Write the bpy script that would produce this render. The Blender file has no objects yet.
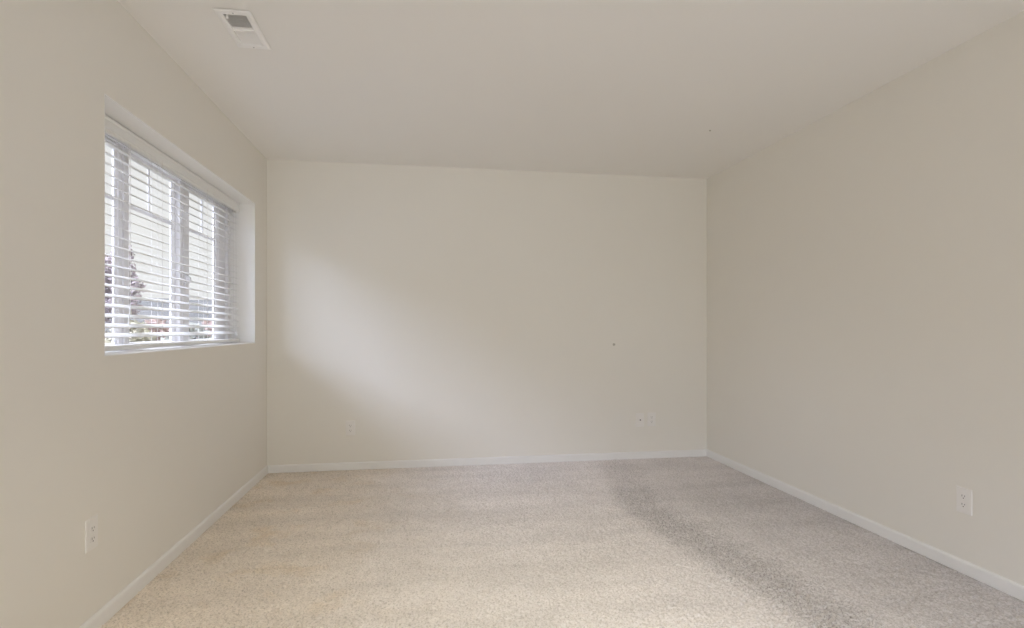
import bpy, bmesh, math, random
import numpy as np
from mathutils import Vector, Matrix, noise

random.seed(7)
scene = bpy.context.scene
COL = scene.collection
R = math.radians

# ------------------------------------------------------------------ camera
cam_data = bpy.data.cameras.new('camera')
cam_data.sensor_width = 36.0
cam_data.lens = 548.0 / 1024.0 * 36.0
cam_data.shift_y = 14.0 / 1024.0
cam_data.clip_start = 0.02
cam_data.clip_end = 600.0
cam = bpy.data.objects.new('camera', cam_data)
COL.objects.link(cam)
cam.location = (0.0, 0.0, 1.127)
cam.rotation_euler = (R(90), 0, -R(8.92))
scene.camera = cam

# ------------------------------------------------------------------ view, world, light
scene.view_settings.view_transform = 'Standard'
scene.view_settings.look = 'None'
scene.view_settings.exposure = 0.0
scene.view_settings.gamma = 1.0
scene.view_settings.use_curve_mapping = False

world = bpy.data.worlds.new('overcast_sky')
scene.world = world
world.use_nodes = True
wn = world.node_tree.nodes
wl = world.node_tree.links
wn.clear()
w_out = wn.new('ShaderNodeOutputWorld')
w_bg = wn.new('ShaderNodeBackground')
w_bg.inputs['Strength'].default_value = 4.0
w_tc = wn.new('ShaderNodeTexCoord')
w_nz = wn.new('ShaderNodeTexNoise')
w_nz.inputs['Scale'].default_value = 2.2
w_nz.inputs['Detail'].default_value = 4.0
w_rm = wn.new('ShaderNodeValToRGB')
w_rm.color_ramp.elements[0].position = 0.3
w_rm.color_ramp.elements[0].color = (0.93, 0.96, 0.98, 1)
w_rm.color_ramp.elements[1].position = 0.7
w_rm.color_ramp.elements[1].color = (1.02, 1.02, 1.0, 1)
wl.new(w_tc.outputs['Generated'], w_nz.inputs['Vector'])
wl.new(w_nz.outputs['Fac'], w_rm.inputs['Fac'])
# overcast sky: even near the horizon, several times brighter towards the zenith
w_sep = wn.new('ShaderNodeSeparateXYZ')
w_el = wn.new('ShaderNodeValToRGB')
w_el.color_ramp.elements[0].position = 0.34
w_el.color_ramp.elements[0].color = (0.25, 0.25, 0.25, 1)
w_el.color_ramp.elements[1].position = 0.80
w_el.color_ramp.elements[1].color = (1.0, 1.0, 1.0, 1)
w_mul = wn.new('ShaderNodeMix')
w_mul.data_type = 'RGBA'
w_mul.blend_type = 'MULTIPLY'
w_mul.inputs[0].default_value = 1.0
wl.new(w_tc.outputs['Generated'], w_sep.inputs[0])
wl.new(w_sep.outputs['Z'], w_el.inputs['Fac'])
wl.new(w_rm.outputs['Color'], w_mul.inputs[6])
wl.new(w_el.outputs['Color'], w_mul.inputs[7])
wl.new(w_mul.outputs[2], w_bg.inputs['Color'])
wl.new(w_bg.outputs['Background'], w_out.inputs['Surface'])

scene.cycles.max_bounces = 16
scene.cycles.diffuse_bounces = 12
scene.cycles.transparent_max_bounces = 24

# added sun lamps, unseen, that strengthen the skylight through the left window


def sky_fill(name, direction, angle, energy, colour):
    d = bpy.data.lights.new(name, 'SUN')
    d.energy = energy
    d.angle = R(angle)
    d.color = colour
    o = bpy.data.objects.new(name, d)
    COL.objects.link(o)
    o.rotation_euler = Vector(direction).to_track_quat('-Z', 'Y').to_euler()


sky_fill('sky_fill_grazing', (0.34, 1.0, -0.28), 22, 0.9, (0.88, 1.0, 1.34))
sky_fill('sky_fill_right_wall', (1.0, 0.0, -0.30), 26, 0.55, (0.92, 1.0, 1.20))  # added sun lamp that lifts the right wall
sky_fill('hazy_sun', (0.62, 1.0, -0.50), 26, 1.15, (0.86, 1.0, 1.38))
sky_fill('sky_fill_far_wall', (0.95, 1.0, -0.78), 30, 2.3, (0.86, 1.0, 1.40))
sky_fill('sky_fill_floor', (1.9, 0.9, -1.65), 34, 4.0, (0.95, 1.0, 1.30))

# added fill lamp, unseen just above the frame, to brighten the floor
lamp_d = bpy.data.lights.new('floor_fill', 'AREA')
lamp_d.shape = 'DISK'
lamp_d.size = 0.36
lamp_d.energy = 5.3
lamp_d.color = (1.06, 1.0, 0.80)
lamp_d.spread = R(95)
lamp = bpy.data.objects.new('floor_fill', lamp_d)
COL.objects.link(lamp)
lamp.location = (0.45, 1.75, 2.41)


def rear_fill(name, loc, pitch, w, h, watts, colour, spread):
    """added fill light at the rear wall, unseen behind the camera"""
    d = bpy.data.lights.new(name, 'AREA')
    d.shape = 'RECTANGLE'
    d.size, d.size_y = w, h
    d.energy = watts
    d.color = colour
    d.spread = R(spread)
    o = bpy.data.objects.new(name, d)
    COL.objects.link(o)
    o.location = loc
    o.rotation_euler = (R(90 + pitch), 0, 0)


rear_fill('rear_window_fill', (0.61, -2.28, 1.2), 0, 3.0, 1.9, 5.2, (0.97, 1.02, 0.90), 80)  # added fill panel behind the camera, evens out the room light
rear_fill('rear_up_fill', (0.61, -1.95, 0.9), 24, 3.0, 0.9, 3.5, (0.95, 0.98, 1.10), 90)  # added fill panel tilted up to brighten the ceiling

# ------------------------------------------------------------------ helpers
XL, XR, YB, YR, H = -1.222, 2.445, 4.503, -2.1, 2.44     # room: left, right, back, rear, height


def mat(name, color, rough=0.6, spec=0.3, metal=0.0):
    m = bpy.data.materials.new(name)
    m.use_nodes = True
    b = m.node_tree.nodes['Principled BSDF']
    b.inputs['Base Color'].default_value = (*color, 1)
    b.inputs['Roughness'].default_value = rough
    b.inputs['Specular IOR Level'].default_value = spec
    b.inputs['Metallic'].default_value = metal
    return m, m.node_tree.nodes, m.node_tree.links, b


def add_noise_bump(m, scale, strength, dist=0.001, detail=3.0):
    n, l = m.node_tree.nodes, m.node_tree.links
    g = n.new('ShaderNodeNewGeometry')
    t = n.new('ShaderNodeTexNoise')
    t.inputs['Scale'].default_value = scale
    t.inputs['Detail'].default_value = detail
    bp = n.new('ShaderNodeBump')
    bp.inputs['Strength'].default_value = strength
    bp.inputs['Distance'].default_value = dist
    l.new(g.outputs['Position'], t.inputs['Vector'])
    l.new(t.outputs['Fac'], bp.inputs['Height'])
    l.new(bp.outputs['Normal'], n['Principled BSDF'].inputs['Normal'])


def vary(m, c1, c2, scale, detail=3.0):
    n, l = m.node_tree.nodes, m.node_tree.links
    g = n.new('ShaderNodeNewGeometry')
    t = n.new('ShaderNodeTexNoise')
    t.inputs['Scale'].default_value = scale
    t.inputs['Detail'].default_value = detail
    r = n.new('ShaderNodeValToRGB')
    r.color_ramp.elements[0].position = 0.32
    r.color_ramp.elements[0].color = (*c1, 1)
    r.color_ramp.elements[1].position = 0.68
    r.color_ramp.elements[1].color = (*c2, 1)
    l.new(g.outputs['Position'], t.inputs['Vector'])
    l.new(t.outputs['Fac'], r.inputs['Fac'])
    l.new(r.outputs['Color'], n['Principled BSDF'].inputs['Base Color'])


def link(name, bm, material, parent=None, smooth=False):
    me = bpy.data.meshes.new(name)
    bmesh.ops.recalc_face_normals(bm, faces=bm.faces[:])
    bm.to_mesh(me)
    bm.free()
    if smooth:
        for p in me.polygons:
            p.use_smooth = True
    me.materials.append(material)
    o = bpy.data.objects.new(name, me)
    COL.objects.link(o)
    if parent is not None:
        o.parent = parent
    return o


def empty(name, loc, rot=(0, 0, 0)):
    o = bpy.data.objects.new(name, None)
    o.empty_display_size = 0.05
    COL.objects.link(o)
    o.location = loc
    o.rotation_euler = rot
    return o


def tag(o, label, cat, group=None, kind=None):
    o['label'] = label
    o['category'] = cat
    if group:
        o['group'] = group
    if kind:
        o['kind'] = kind
    return o


def box(bm, x0, x1, y0, y1, z0, z1, bevel=0.0, seg=2):
    r = bmesh.ops.create_cube(bm, size=1.0)
    vs = r['verts']
    for v in vs:
        v.co = Vector(((x0 + x1) / 2 + v.co.x * (x1 - x0),
                       (y0 + y1) / 2 + v.co.y * (y1 - y0),
                       (z0 + z1) / 2 + v.co.z * (z1 - z0)))
    if bevel > 0:
        es = list({e for v in vs for e in v.link_edges})
        bmesh.ops.bevel(bm, geom=es, offset=bevel, segments=seg, profile=0.5, affect='EDGES')


def tube(bm, a, b, r0, r1=None, n=8, caps=True):
    a, b = Vector(a), Vector(b)
    r1 = r0 if r1 is None else r1
    d = b - a
    rot = d.to_track_quat('Z', 'Y').to_matrix().to_4x4()
    m = Matrix.Translation((a + b) / 2) @ rot
    bmesh.ops.create_cone(bm, cap_ends=caps, segments=n, radius1=r0, radius2=r1, depth=d.length, matrix=m)


def prism(bm, pts, x0, x1, axis='X'):
    """extrude a closed 2-D outline along an axis; pts are the two other coordinates"""
    def P(u, p):
        return {'X': (u, p[0], p[1]), 'Y': (p[0], u, p[1]), 'Z': (p[0], p[1], u)}[axis]
    a = [bm.verts.new(P(x0, p)) for p in pts]
    b = [bm.verts.new(P(x1, p)) for p in pts]
    bm.faces.new(a)
    bm.faces.new(b[::-1])
    k = len(pts)
    for i in range(k):
        bm.faces.new((a[i], b[i], b[(i + 1) % k], a[(i + 1) % k]))


def arc(cx, cy, rx, ry, a0, a1, n):
    return [(cx + rx * math.cos(R(a0 + (a1 - a0) * i / n)), cy + ry * math.sin(R(a0 + (a1 - a0) * i / n)))
            for i in range(n + 1)]


# ------------------------------------------------------------------ materials
M = {}
WALL = (0.825, 0.801, 0.743)
m, *_ = mat('wall_paint', WALL, 0.85, 0.15)
add_noise_bump(m, 220, 0.06, 0.0006)
M['wall'] = m
m, *_ = mat('ceiling_paint', (0.875, 0.86, 0.825), 0.9, 0.1)
add_noise_bump(m, 180, 0.08, 0.0008)
M['ceiling'] = m
m, *_ = mat('trim_paint', (0.86, 0.855, 0.84), 0.4, 0.4)
M['trim'] = m
m, *_ = mat('reveal_brightened', (0.90, 0.895, 0.875), 0.5, 0.3)
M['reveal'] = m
m, *_ = mat('white_vinyl', (0.86, 0.85, 0.86), 0.35, 0.4)
M['vinyl'] = m
m, *_ = mat('blind_white', (0.86, 0.86, 0.85), 0.35, 0.4)
M['blind'] = m
m, *_ = mat('cord_white', (0.78, 0.77, 0.75), 0.8, 0.1)
M['cord'] = m
m, *_ = mat('plate_white', (0.85, 0.83, 0.80), 0.3, 0.45)
M['plate'] = m
m, *_ = mat('slot_dark', (0.16, 0.15, 0.14), 0.7, 0.2)
M['dark'] = m
m, *_ = mat('screw_metal', (0.55, 0.54, 0.52), 0.35, 0.5, 0.9)
M['screw'] = m
m, *_ = mat('register_enamel', (0.93, 0.92, 0.90), 0.35, 0.4)
M['register'] = m
m, *_ = mat('duct_metal', (0.36, 0.34, 0.27), 0.6, 0.3)
M['duct'] = m
m, *_ = mat('mark_grey', (0.50, 0.475, 0.42), 0.9, 0.1)
M['mark'] = m
m, *_ = mat('hill_haze_green', (0.40, 0.42, 0.44), 1.0, 0.0)
vary(m, (0.11, 0.113, 0.116), (0.15, 0.15, 0.153), 0.12, 5)
M['hill'] = m
m, *_ = mat('outside_grass', (0.42, 0.42, 0.36), 1.0, 0.0)
vary(m, (0.10, 0.10, 0.08), (0.15, 0.14, 0.11), 0.6, 5)
M['grass'] = m
for nm, c in (('leaf_plum', (0.34, 0.29, 0.31)), ('leaf_rose', (0.42, 0.32, 0.30)),
              ('leaf_straw', (0.38, 0.36, 0.28)), ('leaf_sage', (0.30, 0.31, 0.29))):
    m, *_ = mat(nm, c, 0.8, 0.1)
    M[nm] = m
m, *_ = mat('bark', (0.25, 0.22, 0.20), 0.9, 0.1)
M['bark'] = m

# glass: thin pane that passes light straight through with a weak reflection
m = bpy.data.materials.new('window_glass')
m.use_nodes = True
n, l = m.node_tree.nodes, m.node_tree.links
n.clear()
go = n.new('ShaderNodeOutputMaterial')
gt = n.new('ShaderNodeBsdfTransparent')
gt.inputs['Color'].default_value = (0.985, 0.985, 0.985, 1)
gg = n.new('ShaderNodeBsdfGlossy')
gg.inputs['Roughness'].default_value = 0.02
gm = n.new('ShaderNodeMixShader')
gm.inputs['Fac'].default_value = 0.05
l.new(gt.outputs[0], gm.inputs[1])
l.new(gg.outputs[0], gm.inputs[2])
l.new(gm.outputs[0], go.inputs['Surface'])
M['glass'] = m

# carpet: short cut pile, with vacuum strokes, slight stains and warm shade painted in at left
m, n, l, b = mat('carpet_pile', (0.6, 0.55, 0.48), 1.0, 0.0)
geo = n.new('ShaderNodeNewGeometry')
sep = n.new('ShaderNodeSeparateXYZ')
l.new(geo.outputs['Position'], sep.inputs[0])


def node_noise(scale, detail, rough=0.55):
    t = n.new('ShaderNodeTexNoise')
    t.inputs['Scale'].default_value = scale
    t.inputs['Detail'].default_value = detail
    t.inputs['Roughness'].default_value = rough
    l.new(geo.outputs['Position'], t.inputs['Vector'])
    return t.outputs['Fac']


def math_node(op, a, b_=None, clamp=False):
    t = n.new('ShaderNodeMath')
    t.operation = op
    t.use_clamp = clamp
    for i, v in enumerate((a, b_)):
        if v is None:
            continue
        if isinstance(v, (int, float)):
            t.inputs[i].default_value = v
        else:
            l.new(v, t.inputs[i])
    return t.outputs[0]


def ramp(fac, stops):
    t = n.new('ShaderNodeValToRGB')
    e = t.color_ramp.elements
    while len(e) < len(stops):
        e.new(0.5)
    for i, (p, c) in enumerate(stops):
        e[i].position = p
        e[i].color = (c, c, c, 1) if isinstance(c, (int, float)) else (*c, 1)
    l.new(fac, t.inputs['Fac'])
    return t.outputs['Color']


def mixc(mode, fac, a, b_):
    t = n.new('ShaderNodeMix')
    t.data_type = 'RGBA'
    t.blend_type = mode
    for sock, v in ((t.inputs[0], fac), (t.inputs[6], a), (t.inputs[7], b_)):
        if isinstance(v, (int, float)):
            sock.default_value = v
        elif isinstance(v, tuple):
            sock.default_value = (*v, 1)
        else:
            l.new(v, sock)
    return t.outputs[2]


big = node_noise(1.6, 4)
mid = node_noise(9.0, 4)
fine = node_noise(120.0, 3, 0.75)

base = ramp(fine, [(0.34, (0.58, 0.54, 0.51)), (0.48, (0.83, 0.785, 0.77)), (0.64, (0.935, 0.895, 0.88))])
col = mixc('MULTIPLY', 1.0, base, ramp(mid, [(0.30, 0.955), (0.70, 1.02)]))
col = mixc('MULTIPLY', 1.0, col, ramp(big, [(0.30, 0.93), (0.70, 1.03)]))
# vacuum stroke running down the room: sharp left edge, right floor darkened to offset lamp light
wob = math_node('MULTIPLY', math_node('SUBTRACT', mid, 0.5), 0.16)
wob2 = math_node('MULTIPLY', math_node('SUBTRACT', big, 0.5), 0.22)
sx = math_node('ADD', math_node('ADD', sep.outputs['X'], wob), wob2)
dy_ = math_node('SUBTRACT', sep.outputs['Y'], 3.3)
bend = math_node('MAXIMUM', math_node('MULTIPLY', dy_, 0.20), math_node('MULTIPLY', dy_, -0.12))
sn = math_node('DIVIDE', math_node('ADD', math_node('SUBTRACT', sx, bend), 1.3), 4.0, True)


def P(x):
    return (x + 1.3) / 4.0


stroke = ramp(sn, [(P(1.17), 1.0), (P(1.26), 0.82), (P(1.42), 0.77), (P(1.52), 0.85), (P(1.62), 0.855), (P(1.80), 0.79), (P(2.2), 0.76)])
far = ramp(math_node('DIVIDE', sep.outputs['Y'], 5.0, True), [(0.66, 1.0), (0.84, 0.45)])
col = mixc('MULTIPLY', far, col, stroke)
fleck = ramp(fine, [(0.36, 0.70), (0.52, 1.0)])
edge = ramp(sn, [(P(1.12), 0.0), (P(1.30), 1.0), (P(1.46), 0.8), (P(1.62), 0.0)])
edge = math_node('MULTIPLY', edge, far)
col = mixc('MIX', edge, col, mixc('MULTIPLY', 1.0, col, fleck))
mp = n.new('ShaderNodeMapping')
mp.inputs['Scale'].default_value = (0.55, 3.4, 1.0)
mp.inputs['Rotation'].default_value = (0, 0, R(14))
l.new(geo.outputs['Position'], mp.inputs['Vector'])
st = n.new('ShaderNodeTexNoise')
st.inputs['Scale'].default_value = 1.5
st.inputs['Detail'].default_value = 5.0
l.new(mp.outputs['Vector'], st.inputs['Vector'])
col = mixc('MULTIPLY', 1.0, col, ramp(st.outputs['Fac'], [(0.34, 0.93), (0.50, 1.0), (0.62, 1.03)]))
# left side tinted tan: shade beside the window light painted in, plus stain blots
tn = math_node('DIVIDE', math_node('ADD', sx, 1.3), 4.0, True)
tan = ramp(tn, [(P(-1.1), 1.0), (P(-0.50), 0.75), (P(-0.20), 0.30), (P(0.4), 0.0)])
col = mixc('MIX', math_node('MULTIPLY', tan, 0.9), col, mixc('MULTIPLY', 1.0, col, (1.0, 0.94, 0.82)))
blot = math_node('MULTIPLY', ramp(node_noise(4.2, 3), [(0.54, 0.0), (0.70, 1.0)]), tan)
col = mixc('MIX', blot, col, mixc('MULTIPLY', 1.0, col, (0.94, 0.885, 0.80)))
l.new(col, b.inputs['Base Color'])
M['carpet'] = m

# ------------------------------------------------------------------ room shell
T = 0.20                       # outer wall thickness
WY0, WY1, WZ0, WZ1 = 2.329, 4.203, 1.021, 2.026      # opening in the left wall
VX0, VX1, VY0, VY1 = -0.842, -0.740, 2.432, 2.694    # duct opening in the ceiling


def holed_wall(bm, axis, c0, c1, u0, u1, z0, z1, hu0, hu1, hz0, hz1):
    """solid wall slab with one rectangular opening; axis = normal direction"""
    us, zs = (u0, hu0, hu1, u1), (z0, hz0, hz1, z1)

    def P3(c, u, z):
        return (c, u, z) if axis == 'X' else (u, c, z) if axis == 'Y' else (u, z, c)
    g = {}
    for c in (c0, c1):
        for i, u in enumerate(us):
            for j, z in enumerate(zs):
                g[c, i, j] = bm.verts.new(P3(c, u, z))
    for c in (c0, c1):
        for i in range(3):
            for j in range(3):
                if (i, j) != (1, 1):
                    bm.faces.new((g[c, i, j], g[c, i + 1, j], g[c, i + 1, j + 1], g[c, i, j + 1]))
    ring = [(1, 1), (2, 1), (2, 2), (1, 2)]
    for k in range(4):
        a, b2 = ring[k], ring[(k + 1) % 4]
        bm.faces.new((g[c0, *a], g[c0, *b2], g[c1, *b2], g[c1, *a]))
    outer = [(i, 0) for i in range(3)] + [(3, j) for j in range(3)] + [(i, 3) for i in range(3, 0, -1)] + [(0, j) for j in range(3, 0, -1)]
    for k in range(len(outer)):
        a, b2 = outer[k], outer[(k + 1) % len(outer)]
        bm.faces.new((g[c0, *a], g[c0, *b2], g[c1, *b2], g[c1, *a]))


# the floor slab, its top surface raised into real cut pile where the pile can be made out
def carpet_floor():
    rng = np.random.default_rng(11)
    step = 0.0048
    y0 = 1.75
    nx_, ny_ = int((XR - XL) / step), int((YB - y0) / step)
    xs, ys = np.linspace(XL, XR, nx_ + 1), np.linspace(y0, YB, ny_ + 1)

    def soft(a, k):
        for _ in range(k):
            a = (2 * a + np.roll(a, 1, 0) + np.roll(a, -1, 0)) / 4
            a = (2 * a + np.roll(a, 1, 1) + np.roll(a, -1, 1)) / 4
        return (a - a.mean()) / a.std()
    tuft = soft(rng.random((ny_ + 1, nx_ + 1)), 1)
    clump = soft(rng.random((ny_ + 1, nx_ + 1)), 6)
    X, Y = np.meshgrid(xs, ys)
    d = X - np.maximum(0.20 * (Y - 3.3), -0.12 * (Y - 3.3)) - 1.34 + 0.05 * soft(rng.random((ny_ + 1, nx_ + 1)), 60)
    ruffled = np.exp(-(d / 0.10) ** 2)                  # pile brushed backwards along the vacuum stroke
    h = 0.0024 * tuft * (1 + 0.9 * ruffled) + 0.0007 * clump * (1 + 2.0 * ruffled)
    h = np.clip(h, -0.011, 0.006) - 0.002
    h[0, :] = 0
    co = np.stack([X, Y, h], -1).reshape(-1, 3)
    idx = np.arange((nx_ + 1) * (ny_ + 1)).reshape(ny_ + 1, nx_ + 1)
    quads = np.stack([idx[:-1, :-1], idx[:-1, 1:], idx[1:, 1:], idx[1:, :-1]], -1).reshape(-1, 4)
    k = len(co)
    B0 = -0.15
    extra = [(XL - T, YR - T, 0), (XR + T, YR - T, 0), (XR + T, y0, 0), (XL - T, y0, 0),
             (XL - T, YR - T, B0), (XR + T, YR - T, B0), (XR + T, YB + T, B0), (XL - T, YB + T, B0),
             (XL - T, YB + T, 0), (XR + T, YB + T, 0), (XL, y0, 0), (XL, YB, 0), (XR, y0, 0), (XR, YB, 0)]
    e = [[0, 1, 2, 3], [4, 7, 6, 5], [4, 5, 1, 0], [5, 6, 9, 1], [6, 7, 8, 9], [7, 4, 0, 8],
         [3, 10, 11, 8], [12, 2, 9, 13], [11, 13, 9, 8]]
    co = np.vstack([co, np.array(extra)])
    quads = np.vstack([quads, np.array(e) + k]).astype(np.int32)
    me = bpy.data.meshes.new('floor')
    me.vertices.add(len(co))
    me.vertices.foreach_set('co', co.astype(np.float32).ravel())
    me.loops.add(quads.size)
    me.loops.foreach_set('vertex_index', quads.ravel())
    me.polygons.add(len(quads))
    me.polygons.foreach_set('loop_start', np.arange(0, quads.size, 4, dtype=np.int32))
    me.polygons.foreach_set('loop_total', np.full(len(quads), 4, dtype=np.int32))
    me.update(calc_edges=True)
    me.validate()
    me.polygons.foreach_set('use_smooth', np.arange(len(quads)) < len(quads) - len(e))
    me.materials.append(M['carpet'])
    o = bpy.data.objects.new('floor', me)
    COL.objects.link(o)
    return o


tag(carpet_floor(), 'beige cut-pile carpet floor with brushed vacuum strokes', 'floor', kind='structure')

bm = bmesh.new()
holed_wall(bm, 'Z', H, H + 0.15, XL - T, XR + T, YR - T, YB + T, VX0, VX1, VY0, VY1)
tag(link('ceiling', bm, M['ceiling']), 'plain off-white painted ceiling above the empty room', 'ceiling', kind='structure')

bm = bmesh.new()
holed_wall(bm, 'X', XL, XL - T, YR - T, YB + T, 0.0, H, WY0 - 0.004, WY1 + 0.004, WZ0 - 0.004, WZ1 + 0.004)
tag(link('wall_left', bm, M['wall']), 'cream painted wall at left with the deep window opening', 'wall', kind='structure')

bm = bmesh.new()
box(bm, XL, XR, YB, YB + T, 0.0, H)
tag(link('wall_back', bm, M['wall']), 'cream painted far wall with daylight falling across it', 'wall', kind='structure')

bm = bmesh.new()
box(bm, XR, XR + T, YR - T, YB + T, 0.0, H)
tag(link('wall_right', bm, M['wall']), 'blank cream painted wall at right with one outlet', 'wall', kind='structure')

bm = bmesh.new()
holed_wall(bm, 'Y', YR, YR - T, XL, XR, 0.0, H, -0.95, 2.17, 0.2, 2.2)
tag(link('wall_rear', bm, M['wall']), 'cream painted wall behind the viewer with an added wide window', 'wall', kind='structure')

# baseboards: rounded top, all round the room
BH, BT = 0.060, 0.013
prof = [(0.0, 0.0), (BT, 0.0), (BT, BH - 0.014)] + arc(0.002, BH - 0.014, BT - 0.002, 0.014, 0, 90, 6)[1:] + [(0.0, BH)]


def baseboard(name, label, a, b2, nx, ny):
    bm = bmesh.new()
    va = [bm.verts.new((a[0] + nx * p[0], a[1] + ny * p[0], p[1])) for p in prof]
    vb = [bm.verts.new((b2[0] + nx * p[0], b2[1] + ny * p[0], p[1])) for p in prof]
    bm.faces.new(va)
    bm.faces.new(vb[::-1])
    for i in range(len(prof)):
        j = (i + 1) % len(prof)
        bm.faces.new((va[i], vb[i], vb[j], va[j]))
    tag(link(name, bm, M['trim'], smooth=False), label, 'baseboard', kind='structure')


baseboard('baseboard_left', 'white baseboard along the wall below the window', (XL, YR), (XL, YB), 1, 0)
baseboard('baseboard_back', 'white baseboard along the far wall', (XL + BT, YB), (XR - BT, YB), 0, -1)
baseboard('baseboard_right', 'white baseboard along the right wall', (XR, YR), (XR, YB), -1, 0)
baseboard('baseboard_rear', 'white baseboard along the wall behind the viewer', (XL + BT, YR), (XR - BT, YR), 0, 1)

# ------------------------------------------------------------------ left window
FX0, FX1 = -1.422, -1.388            # outer frame, back and room side
win = empty('window_1', ((FX0 + FX1) / 2, (WY0 + WY1) / 2, WZ0))
tag(win, 'white vinyl slider window with grid bars deep in the left wall', 'window', kind='structure')
WO = Vector(win.location)


def wpart(name, bm, material, parent=None, smooth=False):
    """window parts are written in room coordinates; shift them to the window's own origin"""
    for v in bm.verts:
        v.co -= WO
    return link(name, bm, material, parent or win, smooth)


def rect_frame(bm, x0, x1, y0, y1, z0, z1, wl_, wr_, wb_, wt_, bev=0.003):
    box(bm, x0, x1, y0, y0 + wl_, z0, z1, bev)
    box(bm, x0, x1, y1 - wr_, y1, z0, z1, bev)
    box(bm, x0, x1, y0 + wl_, y1 - wr_, z0, z0 + wb_, bev)
    box(bm, x0, x1, y0 + wl_, y1 - wr_, z1 - wt_, z1, bev)


bm = bmesh.new()
rect_frame(bm, FX0, FX1, WY0, WY1, WZ0, WZ1, 0.05, 0.05, 0.022, 0.05)
rect_frame(bm, FX0 - 0.014, FX0 + 0.012, WY0 + 0.035, WY1 - 0.035, WZ0 + 0.012, WZ1 - 0.035, 0.05, 0.05, 0.02, 0.035)
# two fixed mullion posts with stepped faces
box(bm, FX0 - 0.012, FX1 - 0.008, 2.815, 2.862, WZ0 + 0.02, WZ1 - 0.045, 0.003)
box(bm, FX0 - 0.012, FX1 - 0.008, 3.405, 3.440, WZ0 + 0.02, WZ1 - 0.045, 0.003)
wpart('window_frame', bm, M['vinyl'])

# added lining, whiter than the wall to brighten the deep reveal
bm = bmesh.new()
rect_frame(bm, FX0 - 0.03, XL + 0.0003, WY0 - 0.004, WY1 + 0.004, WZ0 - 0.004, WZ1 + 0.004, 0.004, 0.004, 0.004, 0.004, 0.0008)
wpart('added_lining', bm, M['reveal'])

GZ0, GZ1 = 1.058, 1.950              # glass, bottom and top


def sash(name, x0, x1, y0, y1, gy0, gy1, mun, latch=False):
    """sash rails around one pane, its grid bars and its glass"""
    bm = bmesh.new()
    z0, z1 = WZ0 + 0.02, WZ1 - 0.047
    rect_frame(bm, x0, x1, y0, y1, z0, z1, gy0 - y0, y1 - gy1, GZ0 - z0, z1 - GZ1)
    # stepped glazing bead
    rect_frame(bm, x0 + 0.004, x1 + 0.004, y0 + 0.012, y1 - 0.012, z0 + 0.004, z1 - 0.004,
               (gy0 - y0) * 0.45, (y1 - gy1) * 0.45, 0.012, 0.012, 0.002)
    s = wpart(name, bm, M['vinyl'])
    xm = (x0 + x1) / 2
    bm = bmesh.new()
    box(bm, xm - 0.0022, xm + 0.0022, gy0 - 0.004, gy1 + 0.004, 1.707, 1.728, 0.002)
    if mun is not None:
        box(bm, xm - 0.0021, xm + 0.0021, mun - 0.0085, mun + 0.0085, 1.72, GZ1 + 0.004, 0.002)
    wpart('grid_bar', bm, M['vinyl'], win)
    bm = bmesh.new()
    for dx in (-0.0033, 0.0033):
        box(bm, xm + dx - 0.001, xm + dx + 0.001, gy0 - 0.006, gy1 + 0.006, GZ0 - 0.006, GZ1 + 0.006)
    wpart('glass', bm, M['glass'], win)
    return s


sash('sash', FX0 + 0.010, FX0 + 0.020, 2.375, 2.815, 2.44, 2.745, 2.59)
sash('fixed_pane_frame', FX0 - 0.007, FX0 + 0.003, 2.862, 3.405, 2.900, 3.352, 3.108)
sash('sash', FX0 + 0.010, FX0 + 0.020, 3.440, 4.005, 3.545, 3.930, 3.745)
# fixed jamb channel to the right of the right sash
bm = bmesh.new()
box(bm, FX0 - 0.01, FX1 - 0.012, 4.005, 4.045, WZ0 + 0.02, WZ1 - 0.047, 0.003)
box(bm, FX0 - 0.01, FX1 - 0.020, 4.062, 4.160, WZ0 + 0.02, WZ1 - 0.047, 0.003)
wpart('jamb_track', bm, M['vinyl'])
# sash latch on the stile of the right sash
bm = bmesh.new()
lx = FX0 + 0.024
box(bm, lx, lx + 0.008, 3.462, 3.492, 1.36, 1.45, 0.003)
box(bm, lx + 0.006, lx + 0.022, 3.468, 3.486, 1.385, 1.40, 0.003)
prism(bm, [(lx + 0.008, 1.44), (lx + 0.030, 1.425), (lx + 0.032, 1.40), (lx + 0.020, 1.392), (lx + 0.008, 1.41)], 3.470, 3.484, 'Y')
wpart('latch', bm, M['vinyl'])

# ------------------------------------------------------------------ venetian blind
BY0, BY1 = WY0 + 0.012, WY1 - 0.030
SX = -1.345                          # slat centre line
bl = empty('window_blind', (SX, (BY0 + BY1) / 2, WZ0 + 0.008))
tag(bl, 'white horizontal slat blind lowered over the window at left', 'blind')
BO = Vector(bl.location)


def bpart(name, bm, material, parent=None, smooth=False):
    for v in bm.verts:
        v.co -= BO
    return link(name, bm, material, parent or bl, smooth)


bm = bmesh.new()                     # headrail, a steel channel behind the valance
box(bm, SX - 0.028, SX + 0.004, BY0, BY1, 1.972, 2.018, 0.002)
bpart('headrail', bm, M['blind'])
bm = bmesh.new()                     # valance with moulded face and a return at each end
vx = -1.324
face = [(vx - 0.012, 2.023), (vx - 0.004, 2.023), (vx, 2.019), (vx, 2.010), (vx - 0.003, 2.006), (vx - 0.003, 1.974),
        (vx, 1.970), (vx + 0.003, 1.964), (vx, 1.956), (vx - 0.005, 1.953), (vx - 0.012, 1.953)]
prism(bm, face, BY0 - 0.006, WY1 - 0.010, 'Y')
box(bm, SX - 0.03, vx - 0.010, WY1 - 0.020, WY1 - 0.010, 1.954, 2.022, 0.001)
box(bm, SX - 0.03, vx - 0.010, BY0 - 0.006, BY0 + 0.004, 1.954, 2.022, 0.001)
bpart('valance', bm, M['blind'])
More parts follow.
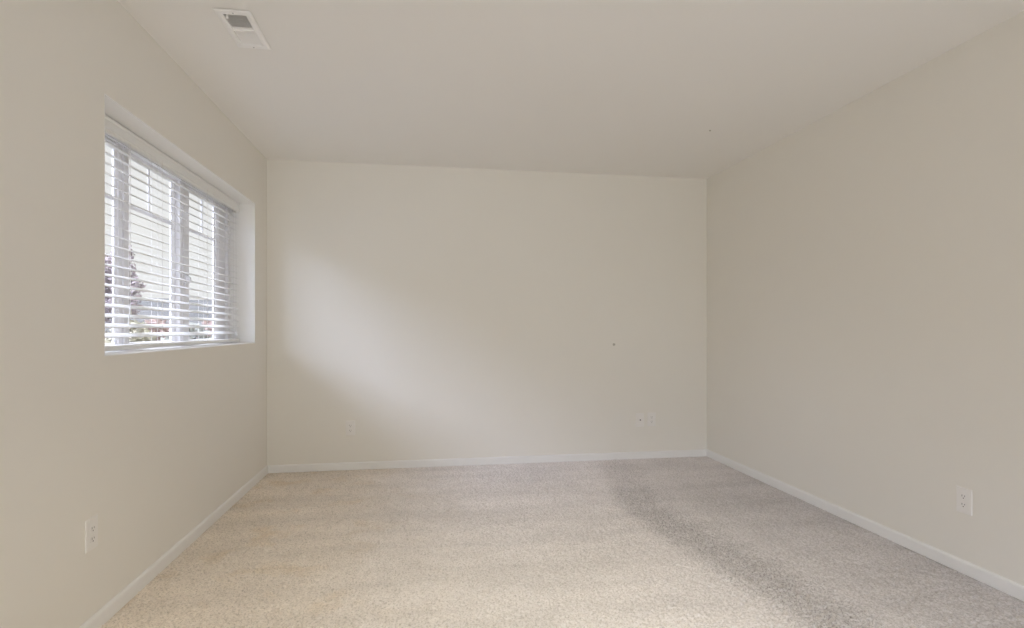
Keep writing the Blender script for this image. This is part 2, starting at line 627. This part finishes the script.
bm = bmesh.new()                     # steel clip under the valance at its right end
box(bm, SX - 0.004, vx - 0.006, BY1 - 0.060, BY1 - 0.022, 1.947, 1.954, 0.002)
o = bpart('valance_clip', bm, M['screw'])
o['label'] = 'grey metal clip under the valance end'

N_SLAT, PITCH, ZS = 20, 0.0432, 1.094
DEP, RISE, TH = 0.0480, 0.0170, 0.0028
bm = bmesh.new()
ang = math.atan2(RISE, DEP)
for k in range(N_SLAT):
    zc = ZS + k * PITCH
    pts = []
    # slight crown, room-side edge lower than the window-side edge
    for u, th in [(-1, 0), (-0.5, 1), (0, 1.3), (0.5, 1), (1, 0)]:
        pts.append((u * 0.025, 0.0012 * (1 - u * u) + TH / 2))
    for u in (1, 0.5, 0, -0.5, -1):
        pts.append((u * 0.025, 0.0012 * (1 - u * u) - TH / 2))
    rot = []
    for px, pz in pts:
        rot.append((SX + px * math.cos(ang) + pz * math.sin(ang), zc - px * math.sin(ang) + pz * math.cos(ang)))
    prism(bm, rot, BY0, BY1, 'Y')
bpart('slat_panel', bm, M['blind'])

bm = bmesh.new()
box(bm, SX - 0.024, SX + 0.026, BY0, BY1, 1.030, 1.052, 0.005, 3)
bpart('bottom_rail', bm, M['blind'])

for y in (2.44, 3.02, 3.60, 4.055):  # ladder strings and the lift cord between them
    bm = bmesh.new()
    for x in (SX - 0.0255, SX + 0.0245):
        tube(bm, (x, y, 1.05), (x, y, 1.975), 0.0010, n=6)
    for k in range(N_SLAT):
        zc = ZS + k * PITCH
        tube(bm, (SX - 0.0255, y, zc + 0.0075), (SX + 0.0245, y, zc - 0.0125), 0.0006, n=4)
    tube(bm, (SX, y + 0.006, 1.05), (SX, y + 0.006, 1.975), 0.0009, n=6)
    bpart('ladder_cord', bm, M['cord'])

bm = bmesh.new()                     # lift cords hanging at the right, with a tassel
cx_, cy_ = SX + 0.0345, 4.075
pts = [(cx_, cy_, 1.95), (cx_ + 0.002, cy_ + 0.001, 1.6), (cx_ + 0.001, cy_, 1.3), (cx_ + 0.002, cy_ + 0.001, 1.115)]
for a, b2 in zip(pts[:-1], pts[1:]):
    tube(bm, a, b2, 0.0013, n=6)
lc = bpart('lift_cord', bm, M['cord'])
bm = bmesh.new()
tz = 1.072
for a, b2, r0, r1 in ((0.0, 0.008, 0.0085, 0.0095), (0.008, 0.030, 0.0095, 0.006), (0.030, 0.046, 0.006, 0.003)):
    tube(bm, (cx_ + 0.002, cy_, tz + a), (cx_ + 0.002, cy_, tz + b2), r0, r1, n=12)
bpart('tassel', bm, M['blind'], lc)
bm = bmesh.new()                     # tilt cord pair near the left
for dy in (-0.006, 0.006):
    tube(bm, (SX + 0.034, 2.69 + dy, 1.20 + dy * 4), (SX + 0.034, 2.69 + dy, 1.95), 0.0012, n=6)
tc = bpart('tilt_cord', bm, M['cord'])
bm = bmesh.new()
for dy in (-0.006, 0.006):
    z = 1.165 + dy * 4
    tube(bm, (SX + 0.034, 2.69 + dy, z), (SX + 0.034, 2.69 + dy, z + 0.037), 0.0055, 0.0025, n=10)
bpart('tassel', bm, M['blind'], tc)

# ------------------------------------------------------------------ ceiling register
vent = empty('ceiling_vent', (-0.791, 2.563, H))
tag(vent, 'white rectangular metal air register on the ceiling near the window', 'vent')
# local frame: z down from the ceiling is negative
FXh, FYh = 0.0725, 0.1575            # half face
OXh, OYh = 0.0455, 0.1240            # half opening
bm = bmesh.new()


def ringloop(hx, hy, z):
    return [bm.verts.new((sx_ * hx, sy_ * hy, z)) for sx_, sy_ in ((-1, -1), (1, -1), (1, 1), (-1, 1))]


loops = [ringloop(OXh + 0.006, OYh + 0.006, -0.0040), ringloop(FXh, FYh, -0.0040), ringloop(FXh, FYh, -0.0050), ringloop(FXh - 0.010, FYh - 0.010, -0.0085),
         ringloop(OXh + 0.004, OYh + 0.004, -0.0085), ringloop(OXh, OYh, -0.0060), ringloop(OXh, OYh, 0.012),
         ringloop(OXh + 0.003, OYh + 0.003, 0.012), ringloop(OXh + 0.003, OYh + 0.003, -0.0040)]
for a, b2 in zip(loops, loops[1:] + loops[:1]):
    for i in range(4):
        bm.faces.new((a[i], a[(i + 1) % 4], b2[(i + 1) % 4], b2[i]))
box(bm, -OXh, OXh, -0.0065, 0.0065, -0.0080, 0.006, 0.0015)
link('frame', bm, M['register'], vent)
for sgn in (-1, 1):                  # two banks of louvres throwing air both ways
    bm = bmesh.new()
    for k in range(8):
        yc = sgn * (0.0155 + k * 0.0145)
        dy, dz = 0.0075, 0.0095
        if sgn < 0:
            a, b2 = (yc - dy, -0.0035), (yc + dy, 0.015)
        else:
            a, b2 = (yc + dy, 0.0000), (yc - dy, 0.016)
        t = 0.0006
        prism(bm, [(a[0] - t, a[1]), (a[0] + t, a[1]), (b2[0] + t, b2[1]), (b2[0] - t, b2[1])], -OXh, OXh, 'X')
    link('louvre_bank', bm, M['register'], vent)
bm = bmesh.new()                     # damper lever
box(bm, -0.0330, -0.0265, -0.1180, -0.1145, -0.0170, 0.010, 0.001)
box(bm, -0.0345, -0.0250, -0.1185, -0.1140, -0.0200, -0.0140, 0.0015)
link('damper_lever', bm, M['register'], vent)
for sy_ in (-1, 1):
    bm = bmesh.new()
    bmesh.ops.create_uvsphere(bm, u_segments=12, v_segments=8, radius=0.0038,
                              matrix=Matrix.Translation((0, sy_ * 0.1405, -0.0085)) @ Matrix.Diagonal((1, 1, 0.5, 1)))
    link('screw', bm, M['screw'], vent, True)
bm = bmesh.new()                     # sheet metal boot above the opening, open downwards
hx, hy = OXh + 0.0025, OYh + 0.0025
lo = [bm.verts.new((sx_ * hx, sy_ * hy, 0.0125)) for sx_, sy_ in ((-1, -1), (1, -1), (1, 1), (-1, 1))]
hi = [bm.verts.new((sx_ * hx, sy_ * hy, 0.13)) for sx_, sy_ in ((-1, -1), (1, -1), (1, 1), (-1, 1))]
for i in range(4):
    bm.faces.new((lo[i], lo[(i + 1) % 4], hi[(i + 1) % 4], hi[i]))
bm.faces.new(hi)
link('duct_boot', bm, M['duct'], vent)

# ------------------------------------------------------------------ wall plates
# built facing +Y-local "out of the wall" = -Y; rotated to each wall


def plate_mesh():
    bm = bmesh.new()
    W2, H2 = 0.0365, 0.059
    ls = []
    for hx_, hz_, y in ((W2, H2, 0.0), (W2, H2, -0.002), (W2 - 0.0012, H2 - 0.0012, -0.0042), (W2 - 0.004, H2 - 0.004, -0.0056)):
        ls.append([bm.verts.new((sx_ * hx_, y, sz_ * hz_)) for sx_, sz_ in ((-1, -1), (1, -1), (1, 1), (-1, 1))])
    for a, b2 in zip(ls[:-1], ls[1:]):
        for i in range(4):
            bm.faces.new((a[i], a[(i + 1) % 4], b2[(i + 1) % 4], b2[i]))
    bm.faces.new(ls[-1])
    bm.faces.new(ls[0][::-1])
    return bm


def screw_mesh(x, z):
    bm = bmesh.new()
    tube(bm, (x, -0.0052, z), (x, -0.0064, z), 0.0032, 0.0026, n=12)
    return bm


def receptacle(t, zc):
    bm = bmesh.new()                 # rounded face with flat sides
    out = arc(0, 0, 0.0172, 0.0172, -55, 55, 8)
    out = [(min(x, 0.0160), z) for x, z in arc(0, 0, 0.0175, 0.0145, 0, 360, 28)[:-1]]
    out = [(max(x, -0.0160), z) for x, z in out]
    prism(bm, [(x, z + zc) for x, z in out], -0.0050, -0.0072, 'Y')
    f = link('receptacle', bm, M['plate'], t)
    for x, w, h in ((-0.0063, 0.0011, 0.0042), (0.0063, 0.0011, 0.0034)):
        bm = bmesh.new()
        box(bm, x - w, x + w, -0.0076, -0.0066, zc + 0.003 - h, zc + 0.003 + h)
        link('slot', bm, M['dark'], f)
    bm = bmesh.new()
    tube(bm, (0, -0.0066, zc - 0.0075), (0, -0.0076, zc - 0.0075), 0.0026, n=12)
    link('ground_hole', bm, M['dark'], f)


def duplex_outlet(loc, rz, label):
    t = empty('wall_outlet', loc, (0, 0, rz))
    tag(t, label, 'outlet', 'duplex outlets near the floor')
    link('cover_plate', plate_mesh(), M['plate'], t)
    receptacle(t, 0.0192)
    receptacle(t, -0.0192)
    link('screw', screw_mesh(0, 0), M['plate'], t)
    return t


duplex_outlet((XL, 2.240, 0.367), R(90), 'white duplex outlet on the left wall near the viewer')
duplex_outlet((-0.593, YB, 0.332), 0, 'white duplex outlet low on the far wall toward its left corner')
duplex_outlet((XR, 2.165, 0.334), -R(90), 'white duplex outlet low on the right wall')
duplex_outlet((1.930, YB, 0.336), 0, 'white duplex outlet beside the cable jack on the far wall')

cj = empty('cable_jack', (1.825, YB, 0.334))
tag(cj, 'white plate with one small dark cable jack on the far wall', 'cable jack')
link('cover_plate', plate_mesh(), M['plate'], cj)
bm = bmesh.new()
tube(bm, (0, -0.005, 0), (0, -0.008, 0), 0.0072, n=6)
link('nut', bm, M['screw'], cj)
bm = bmesh.new()
tube(bm, (0, -0.0078, 0), (0, -0.016, 0), 0.0048, n=16)
link('connector', bm, M['dark'], cj)
for z in (-0.042, 0.042):
    link('screw', screw_mesh(0, z), M['plate'], cj)

# small grey wall plug left in the far wall, and a hook screw in the ceiling
bm = bmesh.new()
out = [(0.0105 * math.cos(a) * (1 + 0.15 * math.sin(2 * a + 1)), 0.0115 * math.sin(a) * (1 + 0.12 * math.cos(3 * a)))
       for a in [i * math.tau / 20 for i in range(20)]]
prism(bm, out, 0.0, -0.0016, 'Y')
prism(bm, [(x * 0.6, z * 0.6) for x, z in out], -0.0016, -0.0026, 'Y')
o = link('wall_plug', bm, M['mark'])
o.location = (1.591, YB, 0.986)
tag(o, 'small grey plugged hole in the far wall above the cable jack', 'wall plug')

bm = bmesh.new()
tube(bm, (0, 0, 0), (0, 0, -0.003), 0.007, 0.006, n=16)
tube(bm, (0, 0, -0.003), (0, 0, -0.006), 0.003, 0.003, n=10)
o = link('ceiling_screw', bm, M['mark'])
o.location = (1.864, 3.393, H)
tag(o, 'tiny dark screw head in the ceiling toward the right far corner', 'screw')

# ------------------------------------------------------------------ added rear window (unseen behind the viewer, for fill light)
rw = empty('added_rear_window', (0.61, YR - 0.1, 0.2))
tag(rw, 'added wide white framed window behind the viewer, for fill light', 'window', kind='structure')
bm = bmesh.new()
x0, x1, z1 = -1.56, 1.56, 2.0
for a in ((x0, x0 + 0.05, 0, z1), (x1 - 0.05, x1, 0, z1), (x0, x1, 0, 0.05), (x0, x1, z1 - 0.05, z1), (-0.03, 0.03, 0, z1)):
    box(bm, a[0], a[1], -0.03, 0.03, a[2], a[3], 0.004)
link('window_frame', bm, M['vinyl'], rw)
bm = bmesh.new()
box(bm, x0 + 0.04, x1 - 0.04, -0.003, 0.003, 0.04, z1 - 0.04)
link('glass', bm, M['glass'], rw)

# ------------------------------------------------------------------ outside the left window
GZ = -0.75
bm = bmesh.new()
box(bm, -1.2, 9.0, -5.3, -5.0, GZ, 4.6, 0.02)  # added unseen wall, keeps the sun lamps out of the rear window
tag(link('sun_blocker', bm, M['trim']), 'added pale wall behind the viewer, blocking the sun', 'wall', kind='structure')
bm = bmesh.new()
bmesh.ops.create_grid(bm, x_segments=2, y_segments=2, size=1.0)
for v in bm.verts:
    v.co = Vector((-1.45 - 0.2 - 120 + v.co.x * 120, 60 + v.co.y * 120, GZ))
tag(link('ground', bm, M['grass']), 'pale dry lawn outside beyond the window', 'ground', kind='structure')


def ridge(name, label, dist, height, width, seed, slope_lo):
    bm = bmesh.new()
    nx_, ny_ = 90, 12
    d = Vector((-0.42, 1.08, 0)).normalized()
    s = Vector((d.y, -d.x, 0))
    g = []
    for i in range(nx_ + 1):
        u = (i / nx_ - 0.5) * width
        row = []
        for j in range(ny_ + 1):
            v = j / ny_
            env = math.sin(math.pi * v) ** 0.8
            hgt_ = height * (0.9 + 0.18 * noise.noise(Vector((u * 0.03 + seed, v * 2, 0))) + 0.10 * noise.noise(Vector((u * 0.16, v * 5, seed)))
                             + 0.05 * noise.noise(Vector((u * 0.6, v * 9, seed))))
            hgt_ *= min(1.0, max(0.05, 1.0 + slope_lo * (u / width)))
            p = d * (dist + (v - 0.5) * dist * 0.5) + s * u
            row.append(bm.verts.new((p.x, p.y, GZ + env * hgt_)))
        g.append(row)
    for i in range(nx_):
        for j in range(ny_):
            bm.faces.new((g[i][j], g[i + 1][j], g[i + 1][j + 1], g[i][j + 1]))
    tag(link(name, bm, M['hill'], smooth=True), label, 'hill', kind='structure')


ridge('hill', 'low hazy grey wooded hill on the horizon through the window', 95, 6.9, 260, 3.1, 0.6)


def leaf_cloud(blobs, count, size):
    bm = bmesh.new()
    tot = sum(b_[3] ** 2 for b_ in blobs)
    for (x, y, z, r) in blobs:
        for _ in range(int(count * r * r / tot)):
            d = Vector((random.gauss(0, 1), random.gauss(0, 1), random.gauss(0, 1))).normalized()
            p = Vector((x, y, z)) + d * r * random.uniform(0.55, 1.05)
            a = Vector((random.gauss(0, 1), random.gauss(0, 1), random.gauss(0, 1))).normalized()
            c = a.orthogonal().normalized()
            e = a.cross(c)
            s_ = size * random.uniform(0.6, 1.3)
            vs = [bm.verts.new(p + q) for q in (a * s_, c * s_ * 0.45, -a * s_, -c * s_ * 0.45 + e * s_ * 0.15)]
            bm.faces.new(vs)
    return bm


def woody(name, label, cat, loc, blobs, trunk, count, size, leafm, group=None):
    t = empty(name, loc)
    tag(t, label, cat, group)
    link('foliage', leaf_cloud(blobs, count, size), M[leafm], t)
    bm = bmesh.new()
    for a, b2, r0, r1 in trunk:
        tube(bm, a, b2, r0, r1, n=8)
    link('trunk' if cat == 'tree' else 'stem', bm, M['bark'], t)


def at(px, dist):
    a = (px - 512) / 548.0
    return Vector((dist * (0.988 * a + 0.155), dist * (-0.155 * a + 0.988), 0))


p = at(116, 14.5)
woody('slender_tree', 'slender plum-leaved tree outside at the left of the window', 'tree', (p.x, p.y, GZ),
      [(0, 0, 3.45, 0.42), (0.1, 0.1, 2.95, 0.50), (-0.2, 0, 3.1, 0.45), (0.2, -0.1, 2.5, 0.42), (-0.15, 0.1, 2.45, 0.48), (0.05, 0.25, 3.9, 0.25)],
      [((0, 0, 0), (0, 0, 1.6), 0.06, 0.05), ((0, 0, 1.6), (0.05, 0, 3.6), 0.05, 0.015), ((0, 0, 1.7), (0.3, -0.1, 2.7), 0.03, 0.01),
       ((0, 0, 1.8), (-0.35, 0.1, 2.8), 0.03, 0.01)], 2600, 0.07, 'leaf_plum')

shrubs = [(131, 7.0, 1.98, 'leaf_straw', 'straw-coloured shrub outside at the left of the middle pane'),
          (157, 8.8, 2.06, 'leaf_rose', 'rose-tinted shrub outside at the right of the middle pane'),
          (191, 7.0, 1.96, 'leaf_sage', 'grey-green shrub outside just right of the window post'),
          (214, 8.8, 2.02, 'leaf_rose', 'rose-tinted shrub outside behind the right pane')]
for px, dist, top, lm, lab in shrubs:
    p = at(px, dist)
    r = 0.22
    bl_ = [(0, 0, top - r, r), (0.10, 0.05, top - 0.36, r), (-0.10, -0.05, top - 0.32, r), (0.06, -0.08, top - 0.6, 0.26), (-0.06, 0.08, top - 0.7, 0.26),
           (0.06, 0, 0.75, 0.28), (-0.06, 0, 0.45, 0.28)]
    woody('garden_shrub', lab, 'shrub', (p.x, p.y, GZ), bl_,
          [((0, 0, 0), (0, 0, 0.5), 0.04, 0.03), ((0, 0, 0.4), (0.1, 0, 1.1), 0.025, 0.01), ((0, 0, 0.4), (-0.1, 0.05, 1.2), 0.025, 0.01)],
          2600, 0.05, lm, 'shrubs outside the window')
